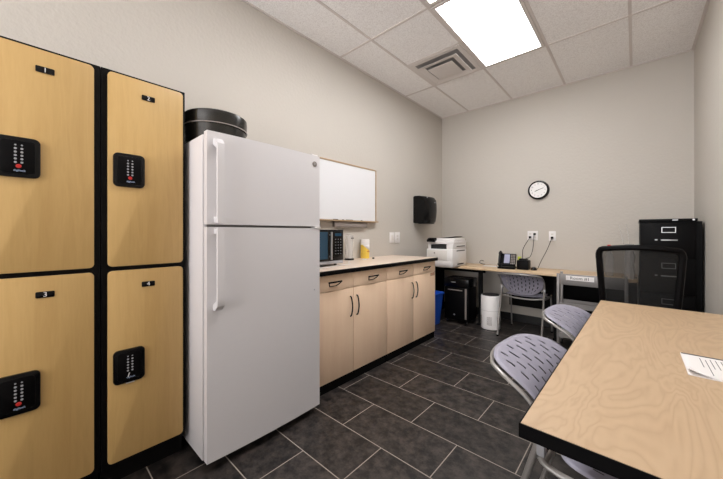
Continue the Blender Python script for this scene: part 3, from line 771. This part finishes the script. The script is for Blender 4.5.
def make_chair(label):
    t = thing('stacking_chair', label, 'chair', (0,0,0), 'low-back perforated chairs')
    bm = surf(round_grid(shell_pt), 20, 22, 0, 0)
    o = link('backrest', bm, M['shell'], t)
    s_ = o.modifiers.new('thick', 'SOLIDIFY'); s_.thickness = .0022; s_.offset = 0
    # rim: tube following the outline of the shell
    g = round_grid(shell_pt); pts = []
    for i in range(13): pts.append(g(-1, i/12)+Vector((-.012, -.004, -.012)))
    for i in range(1, 13): pts.append(g(-1+2*i/12, 1)+Vector((-.006, 0, -.014)))
    for i in range(1, 13): pts.append(g(1, 1-i/12)+Vector((-.012, .004, -.012)))
    link('back_rim', T(pts[2:-2], .0075, 8, 2), M['tube'], t)
    bm = surf(round_grid(seat_pt), 18, 18, 0, 0)
    o = link('seat', bm, M['shell'], t)
    s_ = o.modifiers.new('thick', 'SOLIDIFY'); s_.thickness = .0022; s_.offset = 0
    for s in (-1, 1):
        y = s*.252
        link('rear_leg', T([(.088, y, .60), (.092, y, .55), (.078, y, .50), (.050, y, .40), (-.06, y, .012)], .0105, 10, 4), M['tube'], t)
        link('front_leg', T([(.085, y, .470), (.14, y, .440), (.42, y, .430), (.455, y, .40), (.50, y, .012)], .0105, 10, 4), M['tube'], t)
        link('bracket', B(.080, .104, y-.013, y+.013, .475, .555, .004), M['silver'], t)
        for x in (-.06, .50): link('glide', L([(.013, 0), (.013, .012)], (x, y, 0), 12), M['black_matte'], t)
    link('cross_bar', T([(.10, -.250, .450), (.09, -.1, .430), (.09, .1, .430), (.10, .250, .450)], .009, 8, 4), M['tube'], t)
    link('cross_bar', T([(.40, -.250, .428), (.40, .250, .428)], .009, 8), M['tube'], t)
    return t
ch = make_chair('grey perforated low-back chair tucked under the back desk')
ch.location = (1.335, 3.745, 0); ch.rotation_euler = (0,0,PI/2)
dup(ch, (2.007, 1.386, 0), math.radians(-5.3), 'grey perforated chair nearest the camera, tucked at the maple table')
dup(ch, (2.029, 2.190, 0), math.radians(-5.9), 'grey perforated chair at the far corner of the maple table')
ch.scale = (1, .89, 1.03)

# ============================================================ maple table
t = thing('table', 'large maple-top table with thick black edge against the right wall', 'table', (2.42, 1.7, 0))
TX0, TX1, TY0, TY1 = 2.126, 2.734, .800, 2.635; TZ = .740
link('tabletop', B(TX0+.0035, TX1, TY0+.0035, TY1-.0035, TZ-.032, TZ), M['table_wood'], t, False)
link('edge_band', merge(B(TX0, TX0+.003, TY0, TY1, TZ-.034, TZ-.0008), B(TX0+.003, TX1, TY0, TY0+.003, TZ-.034, TZ-.0008), B(TX0+.003, TX1, TY1-.003, TY1, TZ-.034, TZ-.0008)), M['black'], t, False)
for y in (TY0+.10, TY1-.14):
    p = link('leg', B(2.50, 2.55, y, y+.04, .03, TZ-.0325, .002), M['black_matte'], t)
    link('foot_bar', B(2.42, 2.70, y, y+.04, 0, .0295, .003), M['black_matte'], p)
ta = math.radians(-1.05); pv = Vector((2.126, 2.635, 0)); tl = Vector(t.location)
t.location = pv + Matrix.Rotation(ta, 4, 'Z') @ (tl-pv); t.rotation_euler = (0, 0, ta)
# papers
t = thing('paper_packet', 'stapled white printed sheets lying on the maple table', 'papers', (2.60, 1.555, TZ))
def sheet(z, curl, x1=2.78):
    bm = bmesh.new(); nx, ny_ = 14, 12; x0, x1, y0, y1 = 2.432, 2.670, 1.438, 1.676
    g = []
    for i in range(nx+1):
        row = []
        for j in range(ny_+1):
            x = x0+(x1-x0)*i/nx; y = y0+(y1-y0)*j/ny_
            d_ = max(0, .07-((x-x0)+(y-y0)))
            row.append(bm.verts.new((x, y, z+curl*d_*d_*6)))
        g.append(row)
    for i in range(nx):
        for j in range(ny_): bm.faces.new((g[i][j], g[i+1][j], g[i+1][j+1], g[i][j+1]))
    return bm
a = link('sheet', B(2.430, 2.670, 1.436, 1.676, TZ+.0006, TZ+.003), M['paper'], t, False)
a = link('sheet', sheet(TZ+.0045, .6), M['paper'], t); s_ = a.modifiers.new('thick', 'SOLIDIFY'); s_.thickness = .0004
bm = bmesh.new()
rr = random.Random(3)
for i in range(15):
    x = 2.475+i*.0125; y1 = 1.640-rr.choice((0, 0, .012)); l_ = rr.choice((.14, .16, .06, .17, .10))
    box(bm, x, x+.0018, y1-l_, y1, TZ+.0049, TZ+.0052)
link('printed_lines', bm, M['ink'], t, False)
link('dark_strip', B(2.432, 2.670, 1.662, 1.671, TZ+.0049, TZ+.0056), M['ink'], t, False)  # dark line along the far edge of the sheets

# ============================================================ mesh office chair
t = thing('office_chair', 'black mesh-back office chair at the far end of the table', 'office chair', (2.33, 3.15, 0))
def back_pt(s, tt, inset=0):
    z = .63+.455*tt
    hw = .196+.032*tt**.7 - inset
    x = 2.318+s*hw; y = 2.905+.035*(1-s*s)*(-1)+.030*(1-tt)
    z += (.022*(1-s*s) - .010) if tt > .5 else 0
    return Vector((x, y, z))
def outline(ins, dz=0):
    pts = []
    for i in range(11): pts.append(back_pt(-1, i/10*.93, ins))
    for i in range(13): 
        s = -.93+1.86*i/12; pts.append(back_pt(s, 1, ins))
    for i in range(11): pts.append(back_pt(1, .93-i/10*.93, ins))
    return pts
link('back_frame', merge(T(outline(.008), .021, 8, 2, .019), T([back_pt(-1, 0), back_pt(-.5, 0)+Vector((0,0,-.01)), back_pt(.5, 0)+Vector((0,0,-.01)), back_pt(1, 0)], .013, 8, 4)), M['black'], t)
bm = bmesh.new(); g = [[bm.verts.new(back_pt(-1+2*i/16, j/12, .004)) for i in range(17)] for j in range(13)]
for j in range(12):
    for i in range(16): bm.faces.new((g[j][i], g[j][i+1], g[j+1][i+1], g[j+1][i]))
mo = link('mesh_back', bm, M['mesh'], t)
link('back_support', T([(2.318, 2.915, .62), (2.318, 2.93, .52), (2.318, 2.99, .44), (2.318, 3.10, .415)], .02, 10, 4), M['black'], t)
link('seat', rbox(2.085, 2.551, 2.965, 3.42, .435, .505, 2, .09, .02), M['black_matte'], t)
link('seat_plate', B(2.24, 2.40, 3.08, 3.28, .405, .4345, .004), M['black'], t)
link('gas_column', L([(.028, .09), (.028, .25), (.017, .252), (.017, .4045)], (2.318, 3.18, 0), 18), M['black'], t)
for k in range(5):
    a = math.radians(18+72*k); e = Vector((2.318+.27*math.cos(a), 3.18+.27*math.sin(a), .062))
    p = link('base_arm', T([(2.318+.022*math.cos(a), 3.18+.022*math.sin(a), .10), tuple(e)], [.020, .013], 8), M['black'], t)
    link('castor', L([(.022, -.018), (.026, -.010), (.026, .010), (.022, .018)], (e.x, e.y, .0262), 16, 'x'), M['black_matte'], p)

# ============================================================ filing cabinet
t = thing('filing_cabinet', 'tall black four-drawer filing cabinet in the right corner', 'filing cabinet', (2.52, 4.1, 0))
gx0, gx1, gy0, gy1 = 2.336, 2.726, 3.80, 4.46
link('case', B(gx0, gx1, gy0+.03, gy1, .0, 1.300), M['black'], t, False)
link('top', B(gx0-.006, gx1-.030, gy0-.006, gy1, 1.3005, 1.325, .003), M['black'], t)
for k in range(4):
    z1 = 1.292-k*.318; z0 = z1-.312
    d = link('drawer', B(gx0+.004, gx1-.040, gy0, gy0+.0295, z0, z1, .004), M['black'], t)
    xc = (gx0+gx1)/2-.008
    link('label_holder', merge(B(xc-.045, xc+.045, gy0-.004, gy0-.0004, z1-.045, z1-.040), B(xc-.045, xc+.045, gy0-.004, gy0-.0004, z1-.090, z1-.085), B(xc-.045, xc-.040, gy0-.004, gy0-.0004, z1-.085, z1-.045), B(xc+.040, xc+.045, gy0-.004, gy0-.0004, z1-.085, z1-.045)), M['alu'], d, False)
    link('handle', merge(B(xc-.05, xc+.055, gy0-.018, gy0-.010, z1-.160, z1-.150, .002), B(xc-.045, xc-.035, gy0-.010, gy0-.0004, z1-.160, z1-.150), B(xc+.040, xc+.050, gy0-.010, gy0-.0004, z1-.160, z1-.150)), M['alu'], d)
    link('latch', B(xc-.088, xc-.070, gy0-.008, gy0-.0004, z1-.160, z1-.148, .002), M['alu'], d)
link('name_plate', B(2.545, 2.580, gy0-.0075, gy0-.0063, 1.308, 1.319), M['silver'], t, False)
link('key_lock', L([(.008, 0), (.008, .004)], (2.672, gy0-.0105, 1.314), 14, 'y'), M['alu'], t)
# things on the desk behind the mesh chair
t = thing('acrylic_holder', 'clear acrylic holder leaning open on the desk beside the filing cabinet', 'holder', (2.26, 4.1, DZ))
link('base', B(2.20, 2.318, 4.06, 4.18, DZ+.0004, DZ+.006), M['clear'], t, False)
for dx, ang in ((0, -.20), (.035, -.12)):
    link('panel', xf(B(-.0015, .0015, -.06, .06, 0, .54), Matrix.Translation((2.285+dx*.5, 4.12, DZ+.0065)) @ Matrix.Rotation(ang, 4, 'Y')), M['clear'], t, False)
single('plastic_bag', 'crumpled clear plastic bag on the desk against the filing cabinet', 'plastic bag', L([(.035, 0), (.045, .05), (.035, .14), (.045, .22), (.028, .30), (.035, .345)], (2.262, 3.995, DZ+.0004), 9), M['clear2'])
t = thing('tall_clear_bottle', 'clear bottle with a red cap behind the mesh chair', 'bottle', (2.10, 4.14, DZ))
c = (2.10, 4.14, DZ)
link('bottle_body', L([(.034, .0005), (.036, .01), (.036, .20), (.018, .262), (.014, .285)], c, 20), M['clear'], t)
link('bottle_cap', L([(.017, .2855), (.019, .320), (.012, .332)], c, 16), M['red'], t)

for o in bpy.data.objects:
    if '_w' in o: del o['_w']
